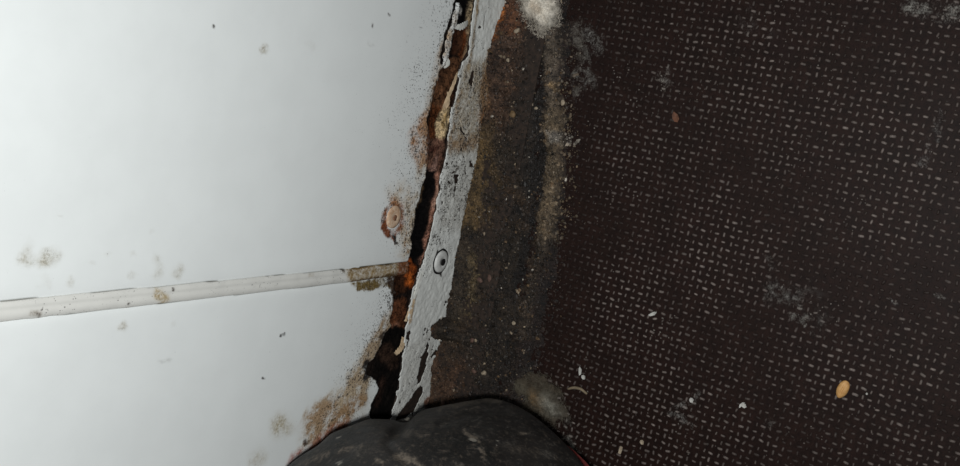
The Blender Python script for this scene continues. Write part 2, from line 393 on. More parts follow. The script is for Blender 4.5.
back_cols = [
    P_([(455, -20), (474, -20), (472, 24), (458, 25)], (9, 7, 7), 1, 1.0),
    L_([(462, 8), (464, 12)], (128, 124, 118), 0.9, 0.6, 1.8),
    P_([(456, 28), (469, 27), (470, 56), (453, 55)], (66, 41, 27), 1, 0.8),
    L_([(458, 31), (455, 52)], (48, 26, 16), 0.9, 1.0, 2.4),
    L_([(466, 36), (464, 56)], (110, 62, 34), 0.8, 1.2, 2.0),
    L_([(475, -20), (474, 0), (472, 25), (469, 50), (464, 68)], (166, 146, 116), 0.95, 1.2, 2.6),
    P_([(447, 60), (463, 58), (459, 75), (455, 88), (449, 110), (435, 112), (435, 92), (442, 70)], (92, 62, 42), 1, 0.9),
    L_([(444, 70), (442, 80)], (60, 40, 28), 0.8, 1.2, 3),
    L_([(457, 84), (454, 96), (451, 110)], (58, 36, 24), 1, 0.6, 1.8),
    P_([(433, 104), (441, 108), (440, 142), (430, 142)], (84, 48, 26), 1, 1.0),
    P_([(441, 112), (446, 108), (451, 110), (450, 128), (446, 141), (438, 139), (437, 124)], (192, 168, 130), 1, 0.9),
    L_([(445, 116), (444, 124)], (180, 146, 90), 0.7, 1.0, 2.0),
    P_([(430, 140), (447, 138), (446, 160), (441, 178), (429, 174)], (106, 76, 62), 1, 1.0),
    L_([(431, 150), (440, 148)], (70, 42, 34), 0.9, 1.0, 2.2), L_([(438, 160), (434, 170)], (150, 118, 106), 0.7, 1.4, 2.5),
    P_([(428, 170), (437, 172), (431, 200), (425, 235), (422, 262), (409, 262), (415, 215), (423, 185)], (9, 7, 7), 1, 0.8),
    L_([(426, 190), (422, 206)], (96, 76, 54), 0.8, 1.0, 2.6),
    L_([(439, 176), (435, 205), (429, 232), (423, 262)], (148, 106, 88), 1, 1.0, 3.2),
    L_([(437, 186), (434, 208)], (182, 150, 130), 0.6, 1.0, 1.4),
    P_([(395, 266), (409, 266), (409, 292), (396, 296)], (50, 29, 17), 1, 1.0),
    P_([(405, 264), (413, 260), (418, 272), (416, 287), (407, 286)], (136, 68, 28), 1, 1.2),
    L_([(410, 277), (413, 282)], (196, 104, 42), 0.9, 1.5, 2.2),
    P_([(391, 303), (408, 298), (406, 327), (392, 327)], (86, 52, 33), 1, 1.2),
    L_([(400, 325), (394, 327)], (120, 84, 66), 0.7, 1.0, 2.0),
    P_([(388, 328), (407, 328), (404, 430), (362, 440), (366, 400)], (14, 11, 9), 1, 1.0),
    L_([(386, 352), (396, 362)], (50, 36, 28), 0.8, 2.0, 6),
    L_([(383, 385), (380, 400)], (44, 30, 24), 0.7, 2.0, 5),
]
BLACK_PIT = WL([(427, 170), (434, 172), (429, 200), (422, 235), (418, 262), (408, 262), (414, 215), (422, 185)])
BLACK_TOP = WL([(455, -20), (472, -20), (471, 24), (458, 25)])
def back_h(u, v):
    h = -0.9+0.55*fbm(u, v, 5, 21)+0.35*fbm(u, v, 1.6, 22)-1.6*sstep(2.0, -1.0, poly_sd(u, v, BLACK_PIT))-1.2*sstep(1.5, -1.5, poly_sd(u, v, BLACK_TOP))
    bumpy = [(WL([(445, 112), (443, 138)]), 3.0, 1.1), (WL([(439, 176), (435, 205), (429, 232), (423, 262)]), 2.2, 1.2), (WL([(474, -20), (472, 25), (466, 64)]), 1.8, 1.3),
             (WL([(409, 268), (412, 282)]), 3.0, 0.6), (WL([(400, 306), (398, 322)]), 2.5, 0.4)]
    for pts, w, a in bumpy: h = h+a*np.exp(-(line_dist(u, v, pts)/w)**2)
    return h-0.8*sstep(8, 22, np.abs(v-36))
def back_attrs(u, v):
    C, A = compose(u, v, (24, 18, 15), back_cols, 0.8, 2.6, 8)
    return {'stain': C}
wall = sheet('wall_left', lines((-420, -110, 15), (-110, 140, 0.5), (140, 520, 15)), lines((0, 24, 3), (24, 64, 0.5), (64, 520, 12)), place_wall, M_rust,
             height=back_h, thick=8, attrs=back_attrs)
tag(wall, 'rusted dark wall backing with two white panels and a seam strip', kind='structure')
p1 = sheet('wall_panel', lines((-4, 110, 0.42), (110, 520, 8)), V_LINES, place_wall, M_panel, keep_up, panel_height(1), 1.3, wall_attrs(e_up), wall)
p2 = sheet('wall_panel', lines((-420, -95, 8), (-95, 4, 0.42)), V_LINES, place_wall, M_panel, keep_lo, panel_height(-1), 1.3, wall_attrs(e_lo), wall)
tag(p1, 'white panel with rusty fastener'); tag(p2, 'white panel with tan stained corner')

# seam strip: a shallow double-beaded cover strip between the two panels
bead_st = [
    P_([(346, 264), (372, 262), (408, 255), (412, 276), (396, 278), (372, 284), (350, 288)], (150, 124, 78), 0.62, 2),
    L_([(352, 268), (378, 264), (404, 260)], (104, 80, 38), 0.85, 0.9, 1.2), L_([(352, 283), (374, 280), (398, 273)], (86, 62, 28), 0.9, 1.0, 1.6),
    P_([(398, 262), (410, 258), (412, 275), (398, 278)], (120, 66, 28), 0.85, 1.5),
    L_([(157, 294), (164, 300)], (176, 156, 116), 0.7, 1.5, 2.5), L_([(32, 311), (40, 312)], (150, 140, 126), 0.6, 1, 1.6), L_([(38, 312), (40, 315)], (90, 82, 74), 0.7, 0.4, 0.8),
    L_([(127, 304), (128, 304)], (80, 72, 64), 0.9, 0.3, 0.8), L_([(172, 290), (173, 291)], (80, 72, 64), 0.9, 0.3, 0.9), L_([(308, 274), (314, 274)], (176, 168, 152), 0.5, 0.6, 1.2),
    L_([(342, 269), (344, 271)], (90, 78, 60), 0.8, 0.3, 0.9), L_([(120, 309), (132, 309)], (150, 140, 128), 0.5, 0.5, 1.0), L_([(152, 308), (166, 306)], (140, 128, 112), 0.6, 0.5, 1.2)]
def bead_h(u, v):
    t = (u-SEAM(v))/2.75
    return -0.35+0.85*np.clip(1-np.abs(t)**3.0, 0, 1)-0.22*np.exp(-((t-0.15)/0.25)**2)+0.08*fbm(u, v, 5, 61)
def bead_attrs(u, v):
    C, A = compose(u, v, None, bead_st, 0.7, 3, 9)
    return {'stain': np.concatenate([C, A[:, None]], 1), 'speck': np.clip(0.5*np.exp(-(v-34)/30)+0.22+0.25*fbm(u, v, 10, 62), 0, 1)}
seam = sheet('seam_strip', lines((-5.5, 5.5, 0.3)), lines((30, 80, 0.5), (80, 215, 0.9), (215, 520, 10)), place_wall, M_bead,
             lambda u, v: (np.abs(u-SEAM(v)+0.12*fbm(u*0.3, v, 6, 63)) < 2.6) & (v > 36.5+1.2*fbm(u, v, 3, 64)), bead_h, 1.2, bead_attrs, wall)
tag(seam, 'cream seam strip stained olive brown at the corner')

# rust covered fastener in the upper panel
def lathe(profile, n=28):
    V, F = [], []
    for r, z in profile:
        for k in range(n):
            a = 2*math.pi*k/n; V.append((r*math.cos(a), r*math.sin(a), z))
    for i in range(len(profile)-1):
        for k in range(n): F.append((i*n+k, i*n+(k+1) % n, (i+1)*n+(k+1) % n, (i+1)*n+k))
    V.append((0, 0, profile[-1][1])); c = len(V)-1; i = len(profile)-1
    for k in range(n): F.append((i*n+k, i*n+(k+1) % n, c))
    return np.array(V, float), F
def on_wall_part(name, prof, u, v, h, mat, parent, jitter=0.0, seed=1, sx=1.0):
    V, F = lathe(prof)
    V[:, 0] *= sx
    if jitter: V[:, 2] += jitter*fbm(V[:, 0], V[:, 1], 2.0, seed)
    P = np.stack([V[:, 0]+u, -(V[:, 2]+h), V[:, 1]+v], 1)
    return link(name, mesh_from(name, P, F), mat, parent)
M_rivet = mat_plain('stained_fastener', (204, 182, 158), 0.6, 0.2, 700, 0.0001, c2=(176, 140, 110))
M_rivet_core = mat_plain('fastener_core', (136, 96, 72), 0.8, 0.4, 900, 0.0001)
M_screw = mat_plain('painted_screw', (200, 200, 196), 0.45, 0.12, 400, 0.00005)
M_black = mat_plain('screw_black', (16, 13, 12), 0.85, 0.5, 900, 0.0001)  # plain black for the ring round the screw head and its socket disc
ru, rv = on_wall(393.6, 217)
rv1 = on_wall_part('rivet', [(4.5, -0.2), (4.4, 0.3), (3.5, 0.55), (2.2, 0.65), (1.4, 0.6), (1.1, 0.45)], ru, rv, 0, M_rivet, wall, 0.12, 3)
tag(rv1, 'pale fastener head in a ring of rust')
on_wall_part('rivet_core', [(1.3, 0.2), (1.2, 0.62), (0.6, 0.72)], ru-0.3, rv-0.4, 0, M_rivet_core, rv1, 0.15, 4)

# peeling slivers of paint and timber along the rusted gap
def ribbon(name, pts_px, w0, w1, mat, parent, h0=0.5, lift=1.0, thick=0.35, curl=0.3):
    """a thin curling strip following a line on the wall; mm"""
    P = np.array(WL(pts_px)); n = 14
    s = np.r_[0, np.cumsum(np.hypot(*np.diff(P, axis=0).T))]; t = np.linspace(0, s[-1], n)
    cu = np.interp(t, s, P[:, 0]); cv = np.interp(t, s, P[:, 1])
    du = np.gradient(cu); dv = np.gradient(cv); L = np.hypot(du, dv); nu_, nv_ = -dv/L, du/L
    V, F = [], []
    for i in range(n):
        k = i/(n-1); w = (w0+(w1-w0)*k)*(0.75+0.5*math.sin(i*1.7+w0)**2)*(0.35+0.65*math.sin(math.pi*(0.12+0.76*k)))/2
        h = h0+lift*math.sin(math.pi*k)
        for sgn, dz in ((-1, 0), (1, curl), (1, curl-thick), (-1, -thick)):
            V.append((cu[i]+sgn*w*nu_[i], -(h+dz), cv[i]+sgn*w*nv_[i]))
    for i in range(n-1):
        for k in range(4):
            a = i*4+k; b = i*4+(k+1) % 4; F.append((a, b, b+4, a+4))
    F.append((3, 2, 1, 0)); e = (n-1)*4; F.append((e, e+1, e+2, e+3))
    return link(name, mesh_from(name, V, F, False), mat, parent)
M_cream = mat_plain('cream_splinter', (206, 180, 146), 0.7, 0.25, 500, 0.0001)
M_flake = mat_plain('loose_paint', (205, 205, 198), 0.6, 0.12, 400, 0.00005)
tag(ribbon('paint_flap', [(455, 27), (461, 27), (467, 24), (469, 22)], 2.2, 2.6, M_flake, wall, -0.6, 0.7, 0.5), 'white paint bridge across the gap')
tag(ribbon('splinter', [(459, 72), (453, 84), (448, 96), (444, 109)], 1.0, 1.3, M_cream, wall, -0.4, 0.8, 0.5), 'pale splinter over brown rust')
ribbon('splinter', [(449, 92), (448, 104), (445, 110)], 0.7, 1.0, M_cream, wall, -0.4, 0.6, 0.5)
ribbon('splinter', [(447, 58), (448, 63), (445, 67)], 1.8, 2.2, M_flake, wall, -0.5, 0.5, 0.5)

# ------------------------------------------------------------------ trim: painted metal angle along the foot of the wall
def ang_prof():
    return [(-0.2, 32.5), (-1.2, 32.5), (-1.2, 1.2), (-22, 1.2), (-22, 0.3), (-0.2, 0.3)]
T_OUT = WL([(478, -40), (476, -20), (475, 0), (473, 20), (470, 40), (468, 55), (462, 62), (459, 75), (458, 90), (453, 108), (451, 120), (449, 135), (447, 150), (445, 165), (441, 178), (440, 190), (437, 205), (434, 225), (430, 240),
            (426, 255), (421, 268), (416, 282), (413, 292), (410, 305), (407, 325), (405, 345), (403, 358), (400, 384), (396, 402), (390, 420), (387, 440), (384, 470), (378, 520),
            (404, 520), (420, 470), (424, 430), (426, 414), (431, 395), (432, 367), (437, 352), (443, 338), (436, 339), (431, 336), (432, 326), (440, 319), (446, 317), (452, 287), (456, 258), (460, 239), (462, 228), (469, 193),
            (474, 175), (479, 150), (481, 130), (487, 105), (489, 88), (487, 70), (488, 55), (497, 26), (505, 5), (508, -20), (512, -40)], 1.5)
tu = np.concatenate([[-420, -200], np.arange(-120, 130, 3.0), [200, 520.0]])
_te = sorted(T_OUT[:33]); top_e = lambda x: float(np.interp(x, [q[0] for q in _te], [q[1] for q in _te]))-0.7
V, F = [], []
prof = ang_prof()
for x in tu:
    for (y, z) in prof: V.append((x, y, z if z < 30 else top_e(x)))
for i in range(len(tu)-1):
    for k in range(6):
        a = i*6+k; b = i*6+(k+1) % 6; F.append((a, a+6, b+6, b))
F.append(tuple(range(6))); F.append(tuple(range((len(tu)-1)*6+5, (len(tu)-1)*6-1, -1)))
trim = link('trim_1', mesh_from('trim_1', V, F, False), M_metal)
tag(trim, 'narrow white painted metal corner trim with flaking paint', kind='structure')
trim_holes = [([(472.5, 74), (471.5, 84)], 2.9), ([(471.6, 96), (471.4, 98)], 1.0), ([(456, 177), (457, 182)], 1.9), ([(455.5, 176), (458, 177)], 1.6), ([(460, 128), (467, 139)], 0.55), ([(461, 147), (464, 160), (467, 175)], 0.75),
              ([(428, 346), (424, 356)], 2.6), ([(425, 356), (423, 368), (420, 378)], 4.4), ([(419, 393), (412, 404), (404, 414), (396, 427)], 6.2), ([(417, 402), (410, 418)], 3.0), ([(436, 352), (432, 356)], 2.0),
              ([(442.5, 203), (443, 204)], 1.2), ([(448, 181), (450, 184)], 0.8), ([(441, 330), (436, 335)], 3), ([(500, 20), (498, 26)], 1.0)]
trim_holes = [(WL(p, 1.5), w) for p, w in trim_holes]
def keep_trim(u, v):
    uu = u+0.6*fbm(u, v, 2.4, 41)+0.35*fbm(u, v, 0.9, 47); vv = v+0.9*fbm(u, v, 2.6, 42)+0.45*fbm(u, v, 1.0, 48)
    far = (u > 112) & (v > 1) & (v < 30) | (u < -86) & (v > 1.5) & (v < 29)
    k = (poly_sd(uu, vv, T_OUT) < 0) | far
    for pts, w in trim_holes: k &= ~(line_dist(uu, vv, pts) < w/2)
    return k
trim_st = [
    P_([(447, 150), (482, 146), (470, 200), (462, 232), (436, 226), (440, 190)], (170, 162, 148), 0.34, 4), P_([(430, 330), (405, 345), (392, 420), (424, 420), (431, 380)], (150, 140, 124), 0.3, 4),
    P_([(462, 62), (487, 58), (491, 105), (483, 146), (447, 150), (452, 110)], (178, 160, 132), 0.58, 4),
    P_([(479, 76), (490, 70), (492, 118), (483, 136), (476, 120), (478, 96)], (146, 108, 70), 0.72, 3),
    P_([(486, 48), (492, 44), (490, 75), (482, 85), (481, 68)], (150, 112, 74), 0.6, 3),
    L_([(448, 144), (465, 143), (482, 140)], (160, 128, 96), 0.6, 3, 4), L_([(476, -10), (474, 10), (470, 40), (466, 66)], (176, 152, 118), 0.7, 1.4, 1.6),
    L_([(482, 112), (479, 128)], (170, 112, 64), 0.6, 2, 3), L_([(457, 92), (453, 110), (448, 140)], (170, 140, 104), 0.5, 1.2, 1.6),
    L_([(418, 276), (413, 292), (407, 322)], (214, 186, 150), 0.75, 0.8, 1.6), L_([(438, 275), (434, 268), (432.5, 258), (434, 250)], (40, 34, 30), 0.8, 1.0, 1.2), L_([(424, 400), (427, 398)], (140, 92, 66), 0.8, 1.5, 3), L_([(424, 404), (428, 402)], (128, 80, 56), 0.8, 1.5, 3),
    L_([(507, 0), (500, 18), (490, 48)], (150, 126, 96), 0.6, 1.2, 1.6), L_([(483, 10), (480, 28)], (160, 158, 152), 0.7, 0.4, 0.5), L_([(456, 166), (452, 172)], (60, 52, 46), 0.7, 0.5, 1.0)]
def trim_attrs(u, v):
    C, A = compose(u, v, None, trim_st, 0.7, 2.6, 15)
    dens = np.interp(u, [-90, -40, -12, -4, 20, 60, 78, 95, 120], [.6, .4, .25, .45, .75, .95, .8, .35, .2])
    return {'stain': np.concatenate([C, A[:, None]], 1), 'speck': np.clip(1.08*dens*(0.85+0.9*fbm(u, v, 5, 44))+0.5*A, 0, 1.15)}
film = sheet('paint_film', lines((-400, -90, 10), (-90, 125, 0.36), (125, 500, 10)), lines((0.2, 34.6, 0.36)), place_wall, M_trim, keep_trim,
             lambda u, v: 1.42+0.18*fbm(u, v, 6, 45)+0.16*fbm(u, v, 1.8, 46), 0.28, trim_attrs, trim)
tag(film, 'chipped white paint')
su, sv = on_wall(440.6, 261.5, 1.6)
on_wall_part('screw_rim', [(5.6, -0.3), (5.5, 0.2), (5.0, 0.3), (4.7, 0.1)], su, sv, 1.5, M_black, trim, 0.08, 6)
scw = on_wall_part('screw', [(4.75, -0.3), (4.6, 0.6), (3.9, 1.0), (2.8, 1.15), (1.5, 1.15), (1.4, 0.95)], su, sv, 1.5, M_screw, trim, 0.05, 7)
tag(scw, 'white painted screw head with a black socket')
on_wall_part('screw_socket', [(1.6, 0.5), (1.55, 1.2), (0.4, 1.22)], su-0.1, sv-0.6, 1.5, M_black, scw, 0.0, 8)
ribbon('paint_sliver', [(420, 270), (415, 283), (411, 298)], 1.6, 1.4, M_flake, trim, 1.3, 0.5, 0.6)
ribbon('paint_sliver', [(413, 290), (409, 305), (405, 321)], 1.4, 2.0, M_cream, trim, 0.6, 0.8, 0.6)
ribbon('paint_sliver', [(403, 337), (400, 346), (395, 354)], 1.8, 2.6, M_cream, trim, 0.3, 0.8, 0.6)
for pts, a, b in [([(415, 405), (412, 411)], 1.6, 1.8), ([(409, 412), (405, 418)], 1.3, 1.5), ([(420, 407), (416, 413)], 1.8, 1.4), ([(401, 421), (399, 424)], 1.2, 1.0)]:
    ribbon('paint_sliver', pts, a, b, M_flake, trim, 1.3, 0.3, 0.4)

# ------------------------------------------------------------------ floor: dark film-faced board with an embossed weave
PIT = 2.7
def dusty(u, v):
    C, A = compose(u, v, None, floor_dust, 2.6, 6, 18)
    return C, np.clip(A*(0.58+0.75*fbm(u, v, 4.5, 171)+0.45*fbm(u, v, 1.6, 172)), 0, 0.8)
DST = (92, 90, 86)
floor_dust = [('line', FL(p), c, a, s, w) for p, c, a, s, w in [
    ([(574, 20), (582, 60), (576, 90)], (84, 80, 74), 0.75, 4, 5), ([(590, 30), (600, 45), (588, 60)], (96, 94, 90), 0.6, 3, 2.5), ([(582, 72), (590, 82)], (90, 88, 84), 0.7, 3, 4),
    ([(640, 262), (650, 272)], DST, 0.5, 4, 4), ([(780, 290), (800, 300), (812, 312)], DST, 0.55, 7, 8), ([(795, 318), (805, 322)], (120, 118, 112), 0.5, 4, 3), ([(765, 258), (775, 262)], DST, 0.5, 3, 3),
    ([(676, 412), (688, 420), (684, 428)], (112, 110, 106), 0.7, 3, 4), ([(700, 398), (690, 410)], DST, 0.5, 3, 3), ([(720, 354), (716, 358)], DST, 0.6, 2, 2), ([(770, 425), (780, 430)], DST, 0.4, 4, 5),
    ([(960, 290), (945, 298), (935, 296)], (120, 118, 114), 0.7, 2.5, 2), ([(890, 300), (900, 302)], (130, 128, 124), 0.7, 1.2, 1), ([(905, 5), (940, 12), (960, 20)], (120, 118, 112), 0.5, 5, 5),
    ([(950, 110), (935, 140), (918, 165)], (100, 98, 95), 0.55, 3, 3), ([(660, 70), (668, 82)], (96, 92, 88), 0.45, 3, 3), ([(655, 72), (664, 92)], (130, 124, 116), 0.6, 1, 1),
    ([(735, 10), (750, 28)], (70, 68, 66), 0.3, 7, 10),
    ([(556, 398), (570, 432), (576, 460)], (86, 84, 78), 0.55, 4, 5), ([(566, 440), (572, 452)], (120, 118, 112), 0.6, 2, 3),
    ([(835, 290), (825, 300)], (26, 18, 16), 0.7, 5, 8), ([(800, 10), (785, 50)], (30, 19, 17), 0.8, 6, 12), ([(745, 160), (750, 200)], (26, 17, 15), 0.6, 6, 8)]]
def floor_attrs(u, v):
    C, A = dusty(u, v)
    return {'stain': np.concatenate([C, A[:, None]], 1), 'speck': np.clip(0.4+0.5*fbm(u, v, 22, 72)+0.6*A, 0, 1)}
floor = sheet('floor', lines((-420, -130, 10), (-130, 190, 1.0), (190, 520, 10)), lines((0, 240, 1.0), (240, 620, 10)), place_floor, M_floor,
              None, lambda u, v: 0.05*fbm(u, v, 20, 73), 12, floor_attrs, flip=True)
tag(floor, 'dark brown anti-slip floor board with a worn woven texture', kind='structure')

# every raised dash of the weave is a small hump; thousands of them joined into one part
rng = np.random.default_rng(4)
I, J = np.meshgrid(np.arange(-100, 100), np.arange(13, 140), indexing='ij')
I = I.ravel(); J = J.ravel()
cu = I*PIT+rng.normal(0, 0.16, len(I)); cv = J*PIT+rng.normal(0, 0.16, len(I))
hor = (I+J) % 2 == 0
sz = rng.uniform(0.75, 1.15, len(I))
half_v = np.where(hor, 0.98, 0.40)*sz; half_u = np.where(hor, 0.47, 0.88)*sz          # across / along the corner
rot = rng.normal(0, 0.14, len(I))+np.where(hor, 0.05, 0.1)
hgt = rng.uniform(0.22, 0.36, len(I))
ang = np.arange(8)*np.pi/4
ring = []
for k, (sc, hz) in enumerate(((1.12, -0.05), (0.82, 0.7), (0.4, 1.0))):
    a = np.sign(np.cos(ang))*np.abs(np.cos(ang))**0.55*(np.abs(np.cos(ang)) > 1e-6); b = np.sign(np.sin(ang))*np.abs(np.sin(ang))**0.55*(np.abs(np.sin(ang)) > 1e-6)
    x = half_u[:, None]*a[None]*sc; y = half_v[:, None]*b[None]*sc
    xr = x*np.cos(rot)[:, None]-y*np.sin(rot)[:, None]; yr = x*np.sin(rot)[:, None]+y*np.cos(rot)[:, None]
    ring.append(np.stack([cu[:, None]+xr, -(cv[:, None]+yr), np.broadcast_to(hgt[:, None]*hz+0.0, xr.shape)], 2))
VV = np.stack(ring, 1)                       # n,3,8,3
n = len(I)
fl = []
for r in range(2):
    for k in range(8): fl.append((r*8+k, r*8+(k+1) % 8, (r+1)*8+(k+1) % 8, (r+1)*8+k))
fl = np.array(fl)[:, ::-1]
Fq = (np.arange(n)[:, None, None]*24+fl[None]).reshape(-1, 4)
top = (np.arange(n)[:, None]*24+(16+np.arange(8))[None, ::-1])
me = bpy.data.meshes.new('woven_relief')
me.from_pydata((VV.reshape(-1, 3)/1000).tolist(), [], Fq.tolist()+top.tolist())
me.polygons.foreach_set('use_smooth', np.ones(len(me.polygons), bool))
Cd, Ad = dusty(cu, cv)
wear = np.clip(0.62+0.55*fbm(cu, cv, 28, 81)+0.30*fbm(cu, cv, 7, 82)+rng.normal(0, 0.16, n), 0.16, 1.2)*np.where(hor, 1.0, 0.75)
wear *= 0.18+0.82*sstep(44, 66, cv+6*fbm(cu, cv, 15, 83))
dk = lin((25, 15, 12)); wc = lin((97, 88, 83))
tc = dk[None]*(1-wear[:, None])+wc[None]*wear[:, None]
cc = np.stack([np.broadcast_to(dk[None], tc.shape), 0.35*dk[None]+0.65*tc, tc], 1)      # rim keeps the board colour, worn top is paler
set_attr(me, 'own', np.repeat(cc[:, :, None, :], 8, 2).reshape(-1, 3))
set_attr(me, 'stain', np.repeat(np.concatenate([np.clip(Cd*1.25, 0, 1), Ad[:, None]], 1), 24, 0)); set_attr(me, 'speck', np.repeat(np.clip(0.3+0.6*Ad, 0, 1), 24))
weave = link('woven_relief', me, M_weave, floor); weave['kind'] = 'stuff'

# ------------------------------------------------------------------ dirt banked along the foot of the trim
RIDGE = edge_fn(FL([(553, -40), (553, 20), (550, 60), (551, 110), (552, 160), (549, 200), (544, 240), (537, 280), (528, 320), (520, 350), (512, 390)]))
_le = sorted(T_OUT[33:]); _lu = np.array([q[0] for q in _le]); _lv = np.array([q[1] for q in _le])
def low_e(u): return np.where((u > -75) & (u < 112), np.interp(u, _lu, _lv), 0.0)
def dirt_h(u, v):
    d = v-RIDGE(u)
    ragged = fbm(u, v, 8, 51)
    h = 1.0+0.55*fbm(u, v, 6, 52)+0.35*fbm(u, v, 2.0, 53)+0.26*fbm(u, v, 1.0, 54)
    h += 1.4*np.exp(-np.maximum(v, 0)/6)+1.0*np.exp(-((d-1.0)/2.8)**2)-0.9*np.exp(-((d+5.5)/4.0)**2)
    edge = 1-sstep(-0.5, 10.0, d+2.6*ragged+1.8*fbm(u, v, 2.6, 59))
    clod = np.maximum(low_e(u)-2.0, 0)*np.exp(-(np.maximum(v-1.6, 0)/(2.2+0.5*np.maximum(low_e(u), 0)))**1.5)*(1+0.15*fbm(u, v, 2.5, 57))
    return h*edge+clod-0.25*(1-edge)
dirt_cols = [('poly' if w is None else 'line', FL(p), c, a, s) + (() if w is None else (w,)) for p, c, a, s, w in [
    ([(500, -40), (560, -40), (556, 120), (552, 230), (530, 330), (440, 420), (420, 420), (455, 270), (480, 140)], (50, 38, 27), 1, 2, None),
    ([(508, -10), (535, -10), (530, 40), (520, 90), (505, 130), (486, 150), (490, 70)], (70, 52, 40), 0.9, 4, None),
    ([(505, 8), (502, 24), (499, 38)], (134, 78, 34), 0.95, 1.5, 4.5), ([(514, 8), (518, 26)], (92, 60, 40), 0.8, 3, 6), ([(489, 62), (487, 100), (483, 118)], (112, 84, 58), 0.7, 1.5, 3.5),
    ([(486, 140), (480, 170), (474, 200), (470, 222)], (88, 70, 44), 0.9, 3, 9), ([(492, 130), (498, 170), (492, 200), (484, 215)], (78, 62, 40), 0.6, 3, 6),
    ([(500, 140), (508, 160)], (44, 37, 30), 0.8, 4, 8),
    ([(524, 110), (530, 150), (528, 180)], (38, 32, 27), 0.7, 5, 10),
    ([(490, 195), (505, 205), (520, 215)], (30, 25, 21), 0.8, 3, 6), ([(470, 232), (480, 245)], (34, 28, 22), 0.8, 3, 6),
    ([(476, 258), (474, 290), (470, 310)], (96, 82, 58), 0.7, 2.5, 4), ([(466, 250), (462, 300), (455, 330)], (52, 44, 34), 0.8, 3, 6), ([(505, 250), (500, 330), (490, 370)], (35, 29, 23), 0.8, 5, 18),
    ([(551, 30), (553, 70), (556, 110)], (90, 80, 69), 0.85, 3.5, 6), ([(556, 84), (560, 92)], (140, 116, 84), 0.7, 1.5, 3), ([(556, 110), (554, 150), (551, 200), (546, 235)], (98, 84, 66), 0.9, 3, 6.5), ([(555, 134), (556, 140)], (130, 124, 116), 0.7, 1.5, 3),
    ([(544, 240), (536, 285), (526, 325)], (54, 46, 38), 0.7, 2, 4), ([(445, 325), (436, 336), (434, 330)], (74, 48, 30), 0.95, 2, 6), ([(440, 350), (436, 390), (450, 395), (460, 370)], (70, 50, 36), 0.8, 4, 8),
    ([(470, 340), (480, 370)], (48, 40, 32), 0.7, 4, 8),
    ([(538, 44), (540, 90), (541, 150), (536, 200), (527, 250), (516, 290)], (20, 16, 14), 0.9, 1.5, 4.5), ([(528, 60), (531, 120), (530, 190)], (26, 22, 19), 0.5, 4, 6)]]
def dirt_attrs(u, v):
    C, A = compose(u, v, (34, 25, 20), dirt_cols, 2.3, 4.5, 56)
    thin = sstep(1.0, 8.5, v-RIDGE(u)+2.6*fbm(u, v, 8, 51)+1.8*fbm(u, v, 2.6, 59))[:, None]
    C = C*(1-0.95*thin)+lin((25, 16, 13))*0.95*thin
    C = C*(1+0.35*fbm(u, v, 3.5, 60)[:, None]+0.25*fbm(u, v, 1.2, 61)[:, None])
    return {'stain': C*0.8, 'speck': np.clip(0.5+0.5*fbm(u, v, 10, 58), 0.1, 1)*(1-0.8*thin[:, 0])}
dirt = sheet('dirt_bank', lines((-150, -100, 2), (-100, 135, 0.5), (135, 300, 3)), lines((0.5, 62, 0.5)), place_floor, M_dirt,
             lambda u, v: v-RIDGE(u)+2.6*fbm(u, v, 8, 51)+1.8*fbm(u, v, 2.6, 59) < 9.5, dirt_h, 1.0, dirt_attrs, flip=True)
tag(dirt, 'caked brown dirt banked along the foot of the white trim', 'dirt', kind='stuff')

# loose crumbs over the dirt: far too many to count
def ico(sub=1):
    bm = bmesh.new(); bmesh.ops.create_icosphere(bm, subdivisions=sub, radius=1.0)
    V = np.array([v.co[:] for v in bm.verts]); F = np.array([[v.index for v in f.verts] for f in bm.faces]); bm.free(); return V, F
IV, IF = ico(1)
def crumbs(name, n, sampler, hfun, cols, smin, smax, mat, seed, parent):
    r = np.random.default_rng(seed)
    u, v = sampler(r, n); s = smin+(smax-smin)*r.random(n)**4
    V = IV[None]*s[:, None, None]*(1+0.35*r.normal(size=(n, len(IV), 1)))
    V = V*r.uniform(0.6, 1.3, (n, 1, 3))
    c = np.stack([u, -v, hfun(u, v)+s*0.25], 1)
    V = V+c[:, None, :]
    Fa = (np.arange(n)[:, None, None]*len(IV)+IF[None]).reshape(-1, 3)
    me = mesh_from(name, V.reshape(-1, 3), Fa, False)
    k = r.choice(len(cols), n, p=[w for _, w in cols]); C = np.array([lin(q) if q else (0, 0, 0) for q, _ in cols])[k]*r.uniform(0.7, 1.3, (n, 1))
    own = np.array([q is None for q, _ in cols])[k]; loc = dirt_attrs(u, np.minimum(v, RIDGE(u)+3.0))['stain']*r.uniform(0.45, 1.9, (n, 1))
    C = np.where(own[:, None], loc, C)
    set_attr(me, 'stain', np.repeat(C, len(IV), 0))
    o = link(name, me, mat, parent); o['kind'] = 'stuff'; return o
M_crumb = mat_attr('crumb', 0.6, 900, 0.5, 0.0001, spec=0.4)
def samp_dirt(r, n):
    u = r.uniform(-85, 130, n); v = RIDGE(u)*r.random(n)**0.9+r.normal(0, 2.0, n); k = int(n*0.26); v[:k] = RIDGE(u[:k])+2.5+4.5*r.normal(size=k); return u, np.clip(v, 1.5, None)
crumbs('crumbs', 19000, samp_dirt, lambda u, v: np.maximum(dirt_h(u, v), 0.0), [(None, .90), ((24, 19, 15), .05), ((84, 66, 46), .03), ((120, 106, 88), .017), ((170, 162, 150), .003)], 0.16, 0.8, M_crumb, 3, dirt)

